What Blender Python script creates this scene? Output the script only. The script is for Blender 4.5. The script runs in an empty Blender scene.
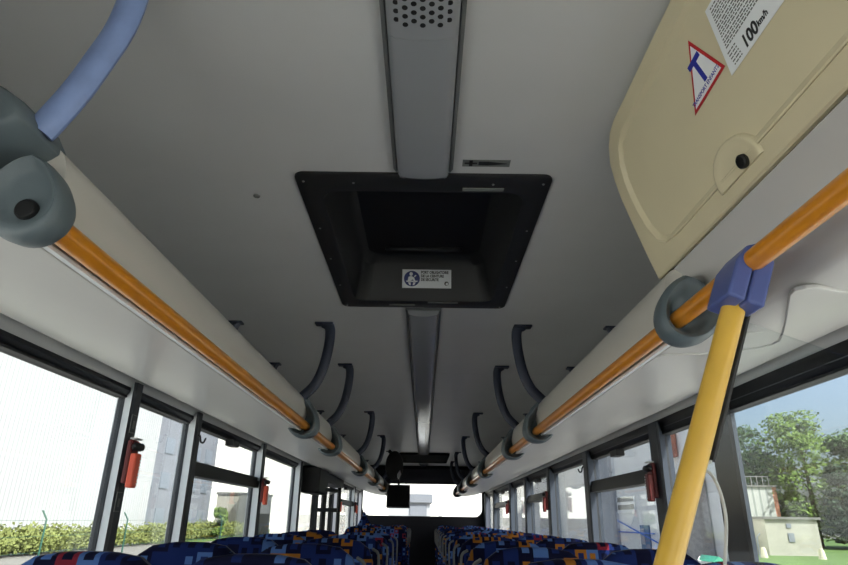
import bpy, bmesh, math, random
from mathutils import Vector, Matrix
C = bpy.context.scene.collection
S = bpy.context.scene
PI = math.pi
EYE = 1.45            # everything is modelled with z = 0 at eye height and lifted by EYE at the end (bus floor at 0)

# ------------------------------------------------------------------ camera, light, exposure
cam_d = bpy.data.cameras.new('camera'); cam = bpy.data.objects.new('camera', cam_d); C.objects.link(cam)
cam_d.sensor_width = 36.0; cam_d.lens = 596.0 / 848.0 * 36.0; cam_d.clip_start = 0.02; cam_d.clip_end = 600
P_, R_, Y_ = math.radians(21.7), math.radians(0.9), math.radians(0.3)
fw = Vector((-math.sin(Y_) * math.cos(P_), math.cos(Y_) * math.cos(P_), math.sin(P_)))
rt = Vector((math.cos(Y_), math.sin(Y_), 0)); up = rt.cross(fw)
r2 = rt * math.cos(R_) + up * math.sin(R_); u2 = up * math.cos(R_) - rt * math.sin(R_)
M = Matrix((r2, u2, -fw)).transposed().to_4x4(); M.translation = Vector((0.015, 0, 0))
cam.matrix_world = M
S.camera = cam
W = bpy.data.worlds.new('sky'); S.world = W; W.use_nodes = True
nt = W.node_tree; nt.nodes.clear()
sky = nt.nodes.new('ShaderNodeTexSky'); sky.sky_type = 'NISHITA'; sky.sun_disc = False
sky.sun_elevation = math.radians(48); sky.sun_rotation = math.radians(130); sky.dust_density = 5; sky.air_density = .8
bg = nt.nodes.new('ShaderNodeBackground'); bg.inputs['Strength'].default_value = 0.15
ou = nt.nodes.new('ShaderNodeOutputWorld')
nt.links.new(sky.outputs[0], bg.inputs[0]); nt.links.new(bg.outputs[0], ou.inputs[0])
sd = bpy.data.lights.new('sun', 'SUN'); sd.energy = 5.0; sd.angle = math.radians(0.6); sd.color = (1, .96, .9)
so = bpy.data.objects.new('sun', sd); C.objects.link(so)
so.rotation_euler = Vector((-0.50, 0.45, -0.74)).to_track_quat('-Z', 'Y').to_euler()
S.view_settings.view_transform = 'Standard'; S.view_settings.look = 'None'
S.view_settings.gamma = 1; S.view_settings.use_curve_mapping = False
S.view_settings.exposure = 1.32
S.cycles.max_bounces = 10; S.cycles.diffuse_bounces = 6; S.cycles.transparent_max_bounces = 24
S.cycles.use_denoising = True
S.cycles.sample_clamp_indirect = 6

# ------------------------------------------------------------------ materials
def srgb(r, g, b):
    f = lambda c: (c / 255 / 12.92) if c <= 10.3 else ((c / 255 + .055) / 1.055) ** 2.4
    return (f(r), f(g), f(b), 1)
def mat(name, col, rough=.6, metal=0, noise=0, nscale=8, bump=0, bscale=60, spec=.5, coat=0):
    m = bpy.data.materials.new(name); m.use_nodes = True; t = m.node_tree; b = t.nodes['Principled BSDF']
    b.inputs['Roughness'].default_value = rough; b.inputs['Metallic'].default_value = metal
    b.inputs['Specular IOR Level'].default_value = spec; b.inputs['Coat Weight'].default_value = coat
    b.inputs['Base Color'].default_value = col
    tc = t.nodes.new('ShaderNodeTexCoord')
    if noise:
        n = t.nodes.new('ShaderNodeTexNoise'); n.inputs['Scale'].default_value = nscale; n.inputs['Detail'].default_value = 5
        t.links.new(tc.outputs['Object'], n.inputs['Vector'])
        mp = t.nodes.new('ShaderNodeMapRange'); mp.inputs[1].default_value = .3; mp.inputs[2].default_value = .7
        mp.inputs[3].default_value = 1 - noise; mp.inputs[4].default_value = 1 + noise
        t.links.new(n.outputs[0], mp.inputs[0])
        mx = t.nodes.new('ShaderNodeVectorMath'); mx.operation = 'SCALE'; mx.inputs[0].default_value = col[:3]
        t.links.new(mp.outputs[0], mx.inputs['Scale']); t.links.new(mx.outputs[0], b.inputs['Base Color'])
    if bump:
        n = t.nodes.new('ShaderNodeTexNoise'); n.inputs['Scale'].default_value = bscale
        t.links.new(tc.outputs['Object'], n.inputs['Vector'])
        bp = t.nodes.new('ShaderNodeBump'); bp.inputs['Strength'].default_value = bump; bp.inputs['Distance'].default_value = .01
        t.links.new(n.outputs[0], bp.inputs['Height']); t.links.new(bp.outputs[0], b.inputs['Normal'])
    return m
def glass_mat(name, tint, refl=1.0, ior=1.45):
    m = bpy.data.materials.new(name); m.use_nodes = True; t = m.node_tree; t.nodes.clear()
    tr = t.nodes.new('ShaderNodeBsdfTransparent'); tr.inputs[0].default_value = tint
    gl = t.nodes.new('ShaderNodeBsdfGlossy'); gl.inputs['Roughness'].default_value = .02
    lw = t.nodes.new('ShaderNodeLayerWeight'); lw.inputs['Blend'].default_value = .5
    pw = t.nodes.new('ShaderNodeMath'); pw.operation = 'POWER'; pw.inputs[1].default_value = 4.5; t.links.new(lw.outputs['Facing'], pw.inputs[0])
    fr = t.nodes.new('ShaderNodeMath'); fr.operation = 'MULTIPLY_ADD'; fr.inputs[1].default_value = .9; fr.inputs[2].default_value = .035; t.links.new(pw.outputs[0], fr.inputs[0])
    mu = t.nodes.new('ShaderNodeMath'); mu.operation = 'MULTIPLY'; mu.inputs[1].default_value = refl
    mx = t.nodes.new('ShaderNodeMixShader'); o = t.nodes.new('ShaderNodeOutputMaterial')
    t.links.new(fr.outputs[0], mu.inputs[0]); t.links.new(mu.outputs[0], mx.inputs[0])
    t.links.new(tr.outputs[0], mx.inputs[1]); t.links.new(gl.outputs[0], mx.inputs[2]); t.links.new(mx.outputs[0], o.inputs[0])
    return m
def stripe_mat(name, c1, c2, scale, axis='Y', width=.8, rough=.6):
    """cladding: narrow darker ribs repeated along one object axis"""
    m = bpy.data.materials.new(name); m.use_nodes = True; t = m.node_tree; b = t.nodes['Principled BSDF']
    b.inputs['Roughness'].default_value = rough
    tc = t.nodes.new('ShaderNodeTexCoord'); sp = t.nodes.new('ShaderNodeSeparateXYZ'); t.links.new(tc.outputs['Object'], sp.inputs[0])
    mu = t.nodes.new('ShaderNodeMath'); mu.operation = 'MULTIPLY'; mu.inputs[1].default_value = scale
    t.links.new(sp.outputs[axis], mu.inputs[0])
    fr = t.nodes.new('ShaderNodeMath'); fr.operation = 'FRACT'; t.links.new(mu.outputs[0], fr.inputs[0])
    gt = t.nodes.new('ShaderNodeMath'); gt.operation = 'GREATER_THAN'; gt.inputs[1].default_value = width; t.links.new(fr.outputs[0], gt.inputs[0])
    mx = t.nodes.new('ShaderNodeMix'); mx.data_type = 'RGBA'; mx.inputs['A'].default_value = c1; mx.inputs['B'].default_value = c2
    t.links.new(gt.outputs[0], mx.inputs['Factor']); t.links.new(mx.outputs['Result'], b.inputs['Base Color'])
    return m
def check_mat(name, cell=.055):
    """moquette: irregular coloured squares, each with a smaller square inside"""
    m = bpy.data.materials.new(name); m.use_nodes = True; t = m.node_tree; b = t.nodes['Principled BSDF']
    b.inputs['Roughness'].default_value = .95; b.inputs['Specular IOR Level'].default_value = .1
    L = t.links.new; N = t.nodes.new
    tc = N('ShaderNodeTexCoord'); oi = N('ShaderNodeObjectInfo')
    wn0 = N('ShaderNodeVectorMath'); wn0.operation = 'SCALE'; wn0.inputs['Scale'].default_value = 1 / cell; L(tc.outputs['Object'], wn0.inputs[0])
    ad = N('ShaderNodeVectorMath'); ad.operation = 'ADD'; ad.inputs[1].default_value = (.13, .29, .31); L(wn0.outputs[0], ad.inputs[0])
    sp = N('ShaderNodeSeparateXYZ'); L(ad.outputs[0], sp.inputs[0])
    fl = N('ShaderNodeVectorMath'); fl.operation = 'FLOOR'; L(ad.outputs[0], fl.inputs[0])
    spf = N('ShaderNodeSeparateXYZ'); L(fl.outputs[0], spf.inputs[0])
    cb = N('ShaderNodeCombineXYZ'); L(spf.outputs[0], cb.inputs[0]); L(spf.outputs[2], cb.inputs[1])
    rn = N('ShaderNodeMath'); rn.operation = 'MULTIPLY'; rn.inputs[1].default_value = 37; L(oi.outputs['Random'], rn.inputs[0]); L(rn.outputs[0], cb.inputs[2])
    w1 = N('ShaderNodeTexWhiteNoise'); w1.noise_dimensions = '3D'; L(cb.outputs[0], w1.inputs['Vector'])
    def ramp(cols):
        r = N('ShaderNodeValToRGB'); r.color_ramp.interpolation = 'CONSTANT'; e = r.color_ramp.elements
        while len(e) < len(cols): e.new(1)
        for i, (p, c) in enumerate(cols): e[i].position = p; e[i].color = c
        return r
    navy, blue, light = srgb(13, 16, 40), srgb(22, 36, 84), srgb(70, 100, 152)
    org, red = srgb(140, 92, 34), srgb(112, 34, 48)
    r1 = ramp([(0, navy), (.36, blue), (.70, light), (.87, org), (.96, red)])
    r2_ = ramp([(0, navy), (.35, light), (.55, blue), (.88, org), (.95, navy)])
    L(w1.outputs['Value'], r1.inputs[0])
    sx = N('ShaderNodeSeparateColor'); L(w1.outputs['Color'], sx.inputs[0]); L(sx.outputs[1], r2_.inputs[0])
    def near(o):
        f = N('ShaderNodeMath'); f.operation = 'FRACT'; L(o, f.inputs[0])
        s = N('ShaderNodeMath'); s.operation = 'SUBTRACT'; s.inputs[1].default_value = .5; L(f.outputs[0], s.inputs[0])
        a = N('ShaderNodeMath'); a.operation = 'ABSOLUTE'; L(s.outputs[0], a.inputs[0])
        l = N('ShaderNodeMath'); l.operation = 'LESS_THAN'; l.inputs[1].default_value = .24; L(a.outputs[0], l.inputs[0]); return l
    a, c = near(sp.outputs[0]), near(sp.outputs[2])
    mu = N('ShaderNodeMath'); mu.operation = 'MULTIPLY'; L(a.outputs[0], mu.inputs[0]); L(c.outputs[0], mu.inputs[1])
    mx = N('ShaderNodeMix'); mx.data_type = 'RGBA'; L(mu.outputs[0], mx.inputs['Factor']); L(r1.outputs[0], mx.inputs['A']); L(r2_.outputs[0], mx.inputs['B'])
    L(mx.outputs['Result'], b.inputs['Base Color'])
    return m
def brick_mat(name):
    m = bpy.data.materials.new(name); m.use_nodes = True; t = m.node_tree; b = t.nodes['Principled BSDF']; b.inputs['Roughness'].default_value = .9
    tc = t.nodes.new('ShaderNodeTexCoord'); mp = t.nodes.new('ShaderNodeMapping'); mp.inputs['Rotation'].default_value = (PI / 2, 0, PI / 2)
    br = t.nodes.new('ShaderNodeTexBrick'); br.inputs['Scale'].default_value = 3
    br.inputs['Color1'].default_value = srgb(190, 110, 80); br.inputs['Color2'].default_value = srgb(160, 90, 70); br.inputs['Mortar'].default_value = srgb(200, 185, 170)
    t.links.new(tc.outputs['Object'], mp.inputs[0]); t.links.new(mp.outputs[0], br.inputs['Vector']); t.links.new(br.outputs[0], b.inputs['Base Color'])
    return m
K = dict(
    ceiling=mat('ceiling_laminate', srgb(203, 204, 203), .36, noise=.03, nscale=3, bump=.03, bscale=3),
    white=mat('rack_laminate', srgb(190, 189, 186), .30, noise=.02, nscale=3),
    cream=mat('profile_cream', srgb(190, 187, 179), .28),
    strip=mat('ledge_grey', srgb(195, 196, 193), .5),
    rubber=mat('black_rubber', srgb(18, 19, 21), .5, spec=.4),
    post=mat('post_lit', srgb(188, 194, 198), .45), postshade=mat('post_shaded', srgb(50, 56, 66), .8, spec=.2),  # same trim: left posts coloured as lit, right posts coloured as in shade
    postdark=mat('post_dark', srgb(40, 44, 50), .5),
    yellow=mat('rail_yellow', srgb(206, 132, 34), .28, noise=.05, nscale=20, coat=.3),
    paleyellow=mat('pole_yellow', srgb(222, 178, 72), .28, noise=.05, nscale=14, coat=.3),
    bracket=mat('bracket_grey', srgb(88, 99, 104), .5, bump=.03, bscale=300),
    bar=mat('arm_blue_unlit', srgb(48, 54, 70), .5, noise=.08, nscale=25),
    barlit=mat('arm_blue_lit', srgb(118, 138, 182), .5, noise=.10, nscale=22),  # same arm blue with the light painted in; the other arms are painted unlit
    joint=mat('joint_blue', srgb(78, 92, 150), .42),
    black=mat('black_plastic', srgb(28, 29, 30), .55, bump=.08, bscale=400),
    blackdeep=mat('hatch_recess', srgb(20, 21, 22), .6),
    lamp=mat('lamp_housing', srgb(96, 100, 102), .4),
    lens=mat('lamp_lens', srgb(148, 151, 155), .10, spec=.6),
    hole=mat('hole_black', srgb(8, 8, 9), .8),
    steel=mat('steel', srgb(170, 170, 170), .3, metal=.9),
    beige=mat('locker_beige', srgb(204, 194, 162), .42, noise=.02, nscale=6),
    beigeseam=mat('coving_panel', srgb(184, 179, 164), .45),
    paper=mat('sticker_white', srgb(225, 228, 230), .45),
    papergrey=mat('sticker_grey', srgb(120, 124, 120), .45),
    ink=mat('ink_black', srgb(20, 20, 22), .5),
    inkgrey=mat('ink_grey', srgb(95, 98, 96), .5),
    inkblue=mat('ink_blue', srgb(28, 40, 150), .5),
    inkred=mat('ink_red', srgb(180, 26, 34), .5),
    signblue=mat('sign_blue', srgb(30, 44, 105), .5),
    hammer=mat('hammer_red', srgb(222, 92, 66), .4),
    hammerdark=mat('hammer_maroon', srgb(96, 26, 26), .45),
    navy=mat('rear_panel_navy', srgb(17, 19, 30), .75, noise=.1, nscale=30),
    fabric=check_mat('seat_moquette'),
    fabricdark=check_mat('seat_moquette_dark'),
    shell=mat('seat_shell', srgb(26, 32, 52), .6),
    floor=mat('bus_floor', srgb(92, 93, 96), .7, noise=.2, nscale=60),
    body=mat('bus_wall', srgb(86, 88, 94), .6),
    glass=glass_mat('window_glass', (.86, .89, .88, 1)),
    glass2=glass_mat('partition_glass', (.93, .95, .95, 1), .8),
    matte=mat('matte_black', srgb(14, 14, 15), .95, spec=.05),
    screen=mat('screen_black', srgb(8, 9, 11), .6, spec=.1),
    mirror=mat('mirror_highlight', srgb(220, 225, 228), .05, metal=1),
    asphalt=mat('asphalt', srgb(112, 111, 108), .9, noise=.12, nscale=.6),
    bounce_apron=mat('bounce_concrete', srgb(201, 200, 196), .9, noise=.06, nscale=.8),
    lawn=mat('lawn', srgb(72, 98, 42), .95, noise=.18, nscale=.5),
    hedge=mat('hedge_leaf', srgb(98, 106, 54), .8, noise=.3, nscale=1.2),
    leafA=mat('leaf_light', srgb(88, 112, 40), .75, noise=.3, nscale=.7),
    leafB=mat('leaf_mid', srgb(58, 84, 40), .8, noise=.3, nscale=.7),
    leafC=mat('leaf_dark', srgb(36, 56, 36), .85, noise=.3, nscale=.7),
    bark=mat('bark', srgb(92, 76, 60), .9, noise=.2),
    clad=stripe_mat('white_cladding', srgb(172, 175, 178), srgb(148, 152, 156), 2.2, 'Y', .75),
    cladX=stripe_mat('white_cladding_narrow', srgb(172, 172, 170), srgb(140, 141, 140), 1.2, 'X', .7),
    render=mat('white_render', srgb(243, 242, 238), .85, noise=.04, nscale=.6),
    greybuild=mat('grey_building', srgb(118, 122, 132), .8, noise=.06, nscale=.4),
    glassgrey=mat('dull_glazing', srgb(118, 126, 138), .4),
    palebuild=mat('pale_building', srgb(165, 168, 174), .8, noise=.06, nscale=.4),
    concrete=mat('concrete', srgb(160, 157, 148), .9, noise=.08, nscale=1),
    roofdark=mat('flat_roof', srgb(110, 108, 106), .9),
    brick=brick_mat('brick'),
    greypier=mat('rough_render', srgb(158, 154, 150), .95, noise=.2, nscale=4),
    bluepaint=mat('blue_paint', srgb(70, 110, 150), .6),
    bluecable=mat('blue_cable', srgb(60, 120, 220), .6),
    green=mat('fence_green', srgb(34, 78, 66), .5),
    greenpost=mat('green_boat', srgb(70, 160, 130), .5),
    stone=mat('stone_bollard', srgb(190, 184, 165), .9),
)

# ------------------------------------------------------------------ mesh helpers
def box(bm, x0, x1, y0, y1, z0, z1, mtx=None):
    vs = [bm.verts.new((x, y, z)) for x in (x0, x1) for y in (y0, y1) for z in (z0, z1)]
    for f in ((0, 1, 3, 2), (4, 6, 7, 5), (0, 4, 5, 1), (2, 3, 7, 6), (0, 2, 6, 4), (1, 5, 7, 3)):
        bm.faces.new([vs[i] for i in f])
    if mtx: bmesh.ops.transform(bm, matrix=mtx, verts=vs)
    return vs
def prism_y(bm, prof, y0, y1, cap=True):
    """closed profile of (x, z) swept along y"""
    a = [bm.verts.new((x, y0, z)) for x, z in prof]; b = [bm.verts.new((x, y1, z)) for x, z in prof]
    n = len(prof)
    for i in range(n): bm.faces.new((a[i], a[(i + 1) % n], b[(i + 1) % n], b[i]))
    if cap: bm.faces.new(a[::-1]); bm.faces.new(b)
def prism_x(bm, prof, x0, x1):
    a = [bm.verts.new((x0, y, z)) for y, z in prof]; b = [bm.verts.new((x1, y, z)) for y, z in prof]
    n = len(prof)
    for i in range(n): bm.faces.new((a[i], a[(i + 1) % n], b[(i + 1) % n], b[i]))
    bm.faces.new(a[::-1]); bm.faces.new(b)
def loft(bm, secs, cap=True, closed=True):
    rows = [[bm.verts.new(p) for p in s] for s in secs]
    n = len(rows[0])
    for r, q in zip(rows, rows[1:]):
        for i in range(n if closed else n - 1):
            bm.faces.new((r[i], r[(i + 1) % n], q[(i + 1) % n], q[i]))
    if cap: bm.faces.new(rows[0][::-1]); bm.faces.new(rows[-1])
def tube(bm, pts, rad, seg=12, flat=None, cap=True):
    """tube along points; rad a number or list; flat=(a,b) gives elliptic section scale in (side, normal)"""
    pts = [Vector(p) for p in pts]; n = len(pts)
    rads = rad if isinstance(rad, (list, tuple)) else [rad] * n
    secs = []; prev = None
    for i, p in enumerate(pts):
        t = (pts[min(i + 1, n - 1)] - pts[max(i - 1, 0)]).normalized()
        if prev is None:
            ref = Vector((0, 1, 0)) if abs(t.y) < .9 else Vector((0, 0, 1))
            s = t.cross(ref).normalized()
        else:
            s = (prev - t * prev.dot(t)).normalized()
        prev = s; u = t.cross(s)
        fa, fb = flat if flat else (1, 1)
        secs.append([p + s * math.cos(a) * rads[i] * fa + u * math.sin(a) * rads[i] * fb for a in [2 * PI * k / seg for k in range(seg)]])
    loft(bm, secs, cap)
def spline(pts, n=8):
    """catmull-rom through the points"""
    P = [Vector(p) for p in pts]; P = [2 * P[0] - P[1]] + P + [2 * P[-1] - P[-2]]; out = []
    for i in range(1, len(P) - 2):
        for k in range(n):
            t = k / n; a, b, c, d = P[i - 1:i + 3]
            out.append(.5 * ((2 * b) + (c - a) * t + (2 * a - 5 * b + 4 * c - d) * t * t + (3 * b - a - 3 * c + d) * t ** 3))
    out.append(P[-2]); return out
def build(name, bm, m, parent=None, smooth=True, bevel=0, bseg=2, ang=35, off=None):
    bmesh.ops.recalc_face_normals(bm, faces=bm.faces)
    me = bpy.data.meshes.new(name); bm.to_mesh(me); bm.free()
    o = bpy.data.objects.new(name, me); C.objects.link(o)
    for k in (m if isinstance(m, (list, tuple)) else [m]): me.materials.append(k)
    if smooth:
        for p in me.polygons: p.use_smooth = True
        me.set_sharp_from_angle(angle=math.radians(ang))
    if bevel:
        b = o.modifiers.new('edge', 'BEVEL'); b.width = bevel; b.segments = bseg; b.limit_method = 'ANGLE'; b.angle_limit = math.radians(40)
    if parent:
        o.parent = parent
        if off is not False and not parent.get('local'):
            o.location = -Vector(parent.get('base', (0, 0, 0)))
    return o
def tag(o, label, cat, group=None, kind=None):
    o['label'] = label; o['category'] = cat
    if group: o['group'] = group
    if kind: o['kind'] = kind
    return o
def thing(name, label, cat, loc=(0, 0, 0), group=None, local=False, kind=None):
    """Empty at the thing's base. Parts are modelled in bus coordinates unless local."""
    o = bpy.data.objects.new(name, None); C.objects.link(o); o.location = loc; o.empty_display_size = .1
    tag(o, label, cat, group, kind); o['base'] = tuple(loc)
    if local: o['local'] = 1
    return o
def struct(name, bm, m, label=None, **kw):
    o = build(name, bm, m, **kw); o['kind'] = 'structure'
    if label: o['label'] = label
    return o
def B(*a):
    bm = bmesh.new()
    if a: box(bm, *a)
    return bm
def copy_tree(o, parent=None):
    c = o.copy(); C.objects.link(c)
    if parent: c.parent = parent
    for ch in list(o.children): copy_tree(ch, c)
    return c
def text(name, s, size, mtx, m, parent, ext=.0003, align='CENTER', bold=0.0, sx=1.0, shear=0):
    cu = bpy.data.curves.new(name, 'FONT'); cu.body = s; cu.size = size; cu.extrude = ext; cu.align_x = align; cu.align_y = 'CENTER'
    cu.offset = bold; cu.shear = shear; cu.space_line = .9; cu.resolution_u = 3
    cu.materials.append(m)
    o = bpy.data.objects.new(name, cu); C.objects.link(o)
    me = bpy.data.meshes.new_from_object(o); me.transform(mtx @ Matrix.Diagonal((sx, 1, 1, 1)))
    bpy.data.objects.remove(o); o = bpy.data.objects.new(name, me); C.objects.link(o)
    if parent: o.parent = parent
    return o
def frame(o, ex, ey, ez=None):
    ex = Vector(ex).normalized(); ey = Vector(ey); ey = (ey - ex * ey.dot(ex)).normalized(); ez = ex.cross(ey)
    m = Matrix((ex, ey, ez)).transposed().to_4x4(); m.translation = Vector(o); return m

FZ = -1.45; Y0, Y1 = -1.5, 11.85; CZ = .95
# ------------------------------------------------------------------ SETTING: floor, ceiling, walls
struct('floor', B(-1.2, 1.2, Y0, Y1, FZ - .06, FZ), K['floor'], smooth=False)
bm = bmesh.new(); box(bm, .24, 1.2, 1.05, Y1, FZ, FZ + .3); struct('floor_podium', bm, K['floor'], bevel=.01)
bm = bmesh.new(); box(bm, -1.2, -.24, 1.1, 5.85, FZ, FZ + .3); box(bm, -1.2, -.24, 8.2, Y1, FZ, FZ + .3); struct('floor_podium', bm, K['floor'], bevel=.01)
bm = bmesh.new()   # ceiling panels with fine joints, left open above the roof hatch
for a, b in ((Y0, 1.60), (2.62, 4.09), (4.094, 7.2), (7.204, Y1)): box(bm, -1.2, 1.2, a, b, CZ, CZ + .05)
box(bm, -1.2, -.33, 1.60, 2.62, CZ, CZ + .05); box(bm, .33, 1.2, 1.60, 2.62, CZ, CZ + .05)
struct('ceiling', bm, K['ceiling'], smooth=False)
bm = bmesh.new(); box(bm, -1.25, 1.25, Y0, Y1 + .05, CZ + .32, CZ + .36); struct('ceiling_roof_skin', bm, K['palebuild'], smooth=False)
SILL, HEAD = -.62, .43
HD = {-1: .447, 1: .415}
for s, nm in ((-1, 'left'), (1, 'right')):
    HEAD = HD[s]
    bm = bmesh.new()
    a, b = sorted((s * 1.175, s * 1.25))
    if s > 0: box(bm, a, b, Y0, Y1, FZ, SILL)
    else: box(bm, a, b, -.1, 5.87, FZ, SILL); box(bm, a, b, 8.45, Y1, FZ, SILL)
    box(bm, a, b, Y0, Y1, HEAD + .02, CZ + .34)
    struct('wall_' + nm, bm, K['body'], smooth=False)
    bm = bmesh.new()   # rounded grey ledge over the windows
    prism_y(bm, [(s * x, z) for x, z in ((1.176, .535), (1.158, .520), (1.153, .508), (1.163, .480), (1.176, .474))], Y0, Y1)
    struct('trim_1' if s < 0 else 'trim_2', bm, K['strip'], ang=60)
    bm = bmesh.new()   # black rubber head gasket
    prism_y(bm, [(s * x, z) for x, z in ((1.17, .477), (1.168, .462), (1.18, HEAD + .006), (1.195, HEAD - .002), (1.25, HEAD - .002), (1.25, .477))], Y0, Y1)
    struct('trim_3' if s < 0 else 'trim_4', bm, K['rubber'], ang=50)
    bm = bmesh.new(); box(bm, *sorted((s * 1.15, s * 1.25)), Y0 if s > 0 else -.1, Y1 if s > 0 else 5.87, SILL - .03, SILL + .02)
    if s < 0: box(bm, -1.25, -1.15, 8.45, Y1, SILL - .03, SILL + .02)
    struct('trim_5' if s < 0 else 'trim_6', bm, K['rubber'], smooth=False)

# posts (y0, y1), the glass bays between them; bays with a tilting top light get a rail
LP = [(2.305, 2.415), (3.02, 3.12), (4.36, 4.47), (5.75, 5.87), (8.43, 8.55), (10.48, 10.60), (11.6, 11.8)]
RP = [(2.22, 2.39), (2.93, 3.05), (4.27, 4.38), (5.62, 5.73), (6.95, 7.06), (8.22, 8.34), (10.20, 10.32), (11.6, 11.8)]
def post(s, a, b, n):
    bm = bmesh.new(); h = HD[s]
    a = max(a, b - .065) if s < 0 else a; e = .022 if s < 0 else 0
    prism = [(s * 1.129, a + .008), (s * 1.133, b), (s * 1.235, b + e), (s * 1.205, b - .012 + e)]
    loft(bm, [[(x, y, SILL) for x, y in prism], [(x + s * .008, y, h + .045) for x, y in prism]])
    p = build('trim_%d' % n, bm, K['post' if s < 0 else 'postshade'], smooth=False); p['kind'] = 'structure'
    bm = bmesh.new()
    cap = [(s * 1.133, a), (s * 1.124, a + .012), (s * 1.124, b - .005), (s * 1.130, b + .008), (s * 1.150, b + .012), (s * 1.135, b)]
    loft(bm, [[(x, y, SILL) for x, y in cap], [(x + s * .008, y, h + .045) for x, y in cap]])
    box(bm, *sorted((s * 1.180, s * 1.232)), b + .01, b + .03, SILL, h); box(bm, *sorted((s * 1.198, s * 1.212)), b - .026 + e, b - .010 + e, SILL, h)
    build('gasket', bm, K['postdark'], parent=p, smooth=False, off=False)
    return p
n = 10
for s, PL in ((-1, LP), (1, RP)):
    for (a, b) in PL: post(s, a, b, n); n += 1
wn = 1
def window(s, y0, y1, hopper=False, side=''):
    global wn
    HEAD = HD[s]
    bm = bmesh.new(); box(bm, *sorted((s * 1.205, s * 1.211)), y0 - .02, y1 + .02, SILL, HEAD + .01)
    w = build('window_%d' % wn, bm, K['glass'], smooth=False); w['kind'] = 'structure'; wn += 1
    bm = bmesh.new()
    for (ya, yb, za, zb) in ((y0, y1, SILL, SILL + .03), (y0, y1, HEAD - .008, HEAD)):
        box(bm, *sorted((s * 1.185, s * 1.222)), ya, yb, za, zb)
    if hopper:
        box(bm, *sorted((s * 1.15, s * 1.222)), y0, y1, .19, .235)
        box(bm, *sorted((s * 1.165, s * 1.222)), y0, y1, .235, .262)
        ym = (y0 + y1) / 2
        box(bm, *sorted((s * 1.15, s * 1.2)), ym - .06, ym + .06, HEAD - .045, HEAD - .01)
    build('window_frame', bm, K['rubber'], parent=w, smooth=False, off=False)
    return w
window(-1, Y0 + .1, 2.40); window(-1, 2.44, 3.10); window(-1, 3.14, 4.45, True); window(-1, 4.49, 5.85)
window(-1, 8.57, 10.58, True); window(-1, 10.62, 11.6)
window(1, Y0 + .1, 2.37); window(1, 2.41, 3.03); window(1, 3.07, 4.36, True); window(1, 4.40, 5.71); window(1, 5.75, 7.04, True)
window(1, 7.08, 8.32); window(1, 8.36, 10.30, True); window(1, 10.34, 11.6)
HEAD = .44
# middle door on the left: two glazed leaves
bm = bmesh.new(); box(bm, -1.222, -1.214, 5.90, 8.43, FZ + .1, HEAD)
d = build('door_1', bm, K['glass'], smooth=False); d['kind'] = 'structure'
for (a, b) in ((5.90, 7.13), (7.18, 8.42)):
    bm = bmesh.new()
    for q in ((a, a + .07, FZ, HEAD), (b - .07, b, FZ, HEAD), (a, b, FZ, FZ + .12), (a, b, HEAD - .06, HEAD)):
        box(bm, -1.235, -1.19, *q)
    build('door_leaf', bm, K['rubber'], parent=d, smooth=False, off=False)

d = struct('door_2', B(-1.222, -1.214, Y0, -.1, FZ + .05, SILL), K['glass'], smooth=False)
build('door_leaf', B(-1.235, -1.2, Y0, -.1, FZ, FZ + .1), K['rubber'], parent=d, smooth=False, off=False)
# rear wall with the rounded rear window
def rrect(x0, x1, z0, z1, r, n=6):
    out = []
    for cx, cz, a0 in ((x1 - r, z1 - r, 0), (x0 + r, z1 - r, PI / 2), (x0 + r, z0 + r, PI), (x1 - r, z0 + r, 1.5 * PI)):
        for k in range(n + 1): a = a0 + PI / 2 * k / n; out.append((cx + r * math.cos(a), cz + r * math.sin(a)))
    return out
def plate_hole(bm, outer, hole, y0, y1):
    n = len(hole)
    def onrect(h):      # radial projection of the hole outline onto the outer rectangle
        x0, x1, z0, z1 = outer; cx, cz = sum(p[0] for p in hole) / n, sum(p[1] for p in hole) / n
        dx, dz = h[0] - cx, h[1] - cz
        t = min([((x1 if dx > 0 else x0) - cx) / dx if dx else 1e9, ((z1 if dz > 0 else z0) - cz) / dz if dz else 1e9])
        return (cx + dx * t, cz + dz * t)
    O = [onrect(h) for h in hole]
    x0, x1, z0, z1 = outer
    for c in ((x0, z0), (x0, z1), (x1, z0), (x1, z1)):
        i = min(range(n), key=lambda k: (O[k][0] - c[0]) ** 2 + (O[k][1] - c[1]) ** 2); O[i] = c
    ho, hi_, oo, oi = [[bm.verts.new((x, y, z)) for x, z in L] for L, y in ((hole, y0), (hole, y1), (O, y0), (O, y1))]
    for i in range(n):
        j = (i + 1) % n
        bm.faces.new((oo[i], oo[j], ho[j], ho[i])); bm.faces.new((ho[i], ho[j], hi_[j], hi_[i]))
        bm.faces.new((hi_[i], hi_[j], oi[j], oi[i])); bm.faces.new((oi[i], oi[j], oo[j], oo[i]))
bm = bmesh.new(); plate_hole(bm, (-1.25, 1.25, FZ, CZ + .34), rrect(-1.13, 1.10, .06, .625, .14), Y1 - .05, Y1 + .05)
struct('wall_rear', bm, K['navy'], ang=30)
bm = B(-1.18, 1.15, Y1, Y1 + .006, .02, .66); o = struct('window_15', bm, K['glass'], smooth=False)
bm = bmesh.new(); prism_x(bm, [(Y1 - .05, .66), (Y1 - .05, .93), (Y1 - .16, .925), (Y1 - .18, .88), (Y1 - .14, .74)], -1.17, 1.17)
struct('trim_7', bm, K['navy'], label='dark header above the rear window')
bm = bmesh.new(); plate_hole(bm, (-1.25, 1.25, FZ, CZ + .34), rrect(-1.15, 1.15, -.95, .88, .12), Y0 - .05, Y0)
struct('wall_front', bm, K['body'], ang=30)
struct('window_16', B(-1.2, 1.2, Y0 - .03, Y0 - .024, -1.0, .92), K['glass'], smooth=False)

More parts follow.
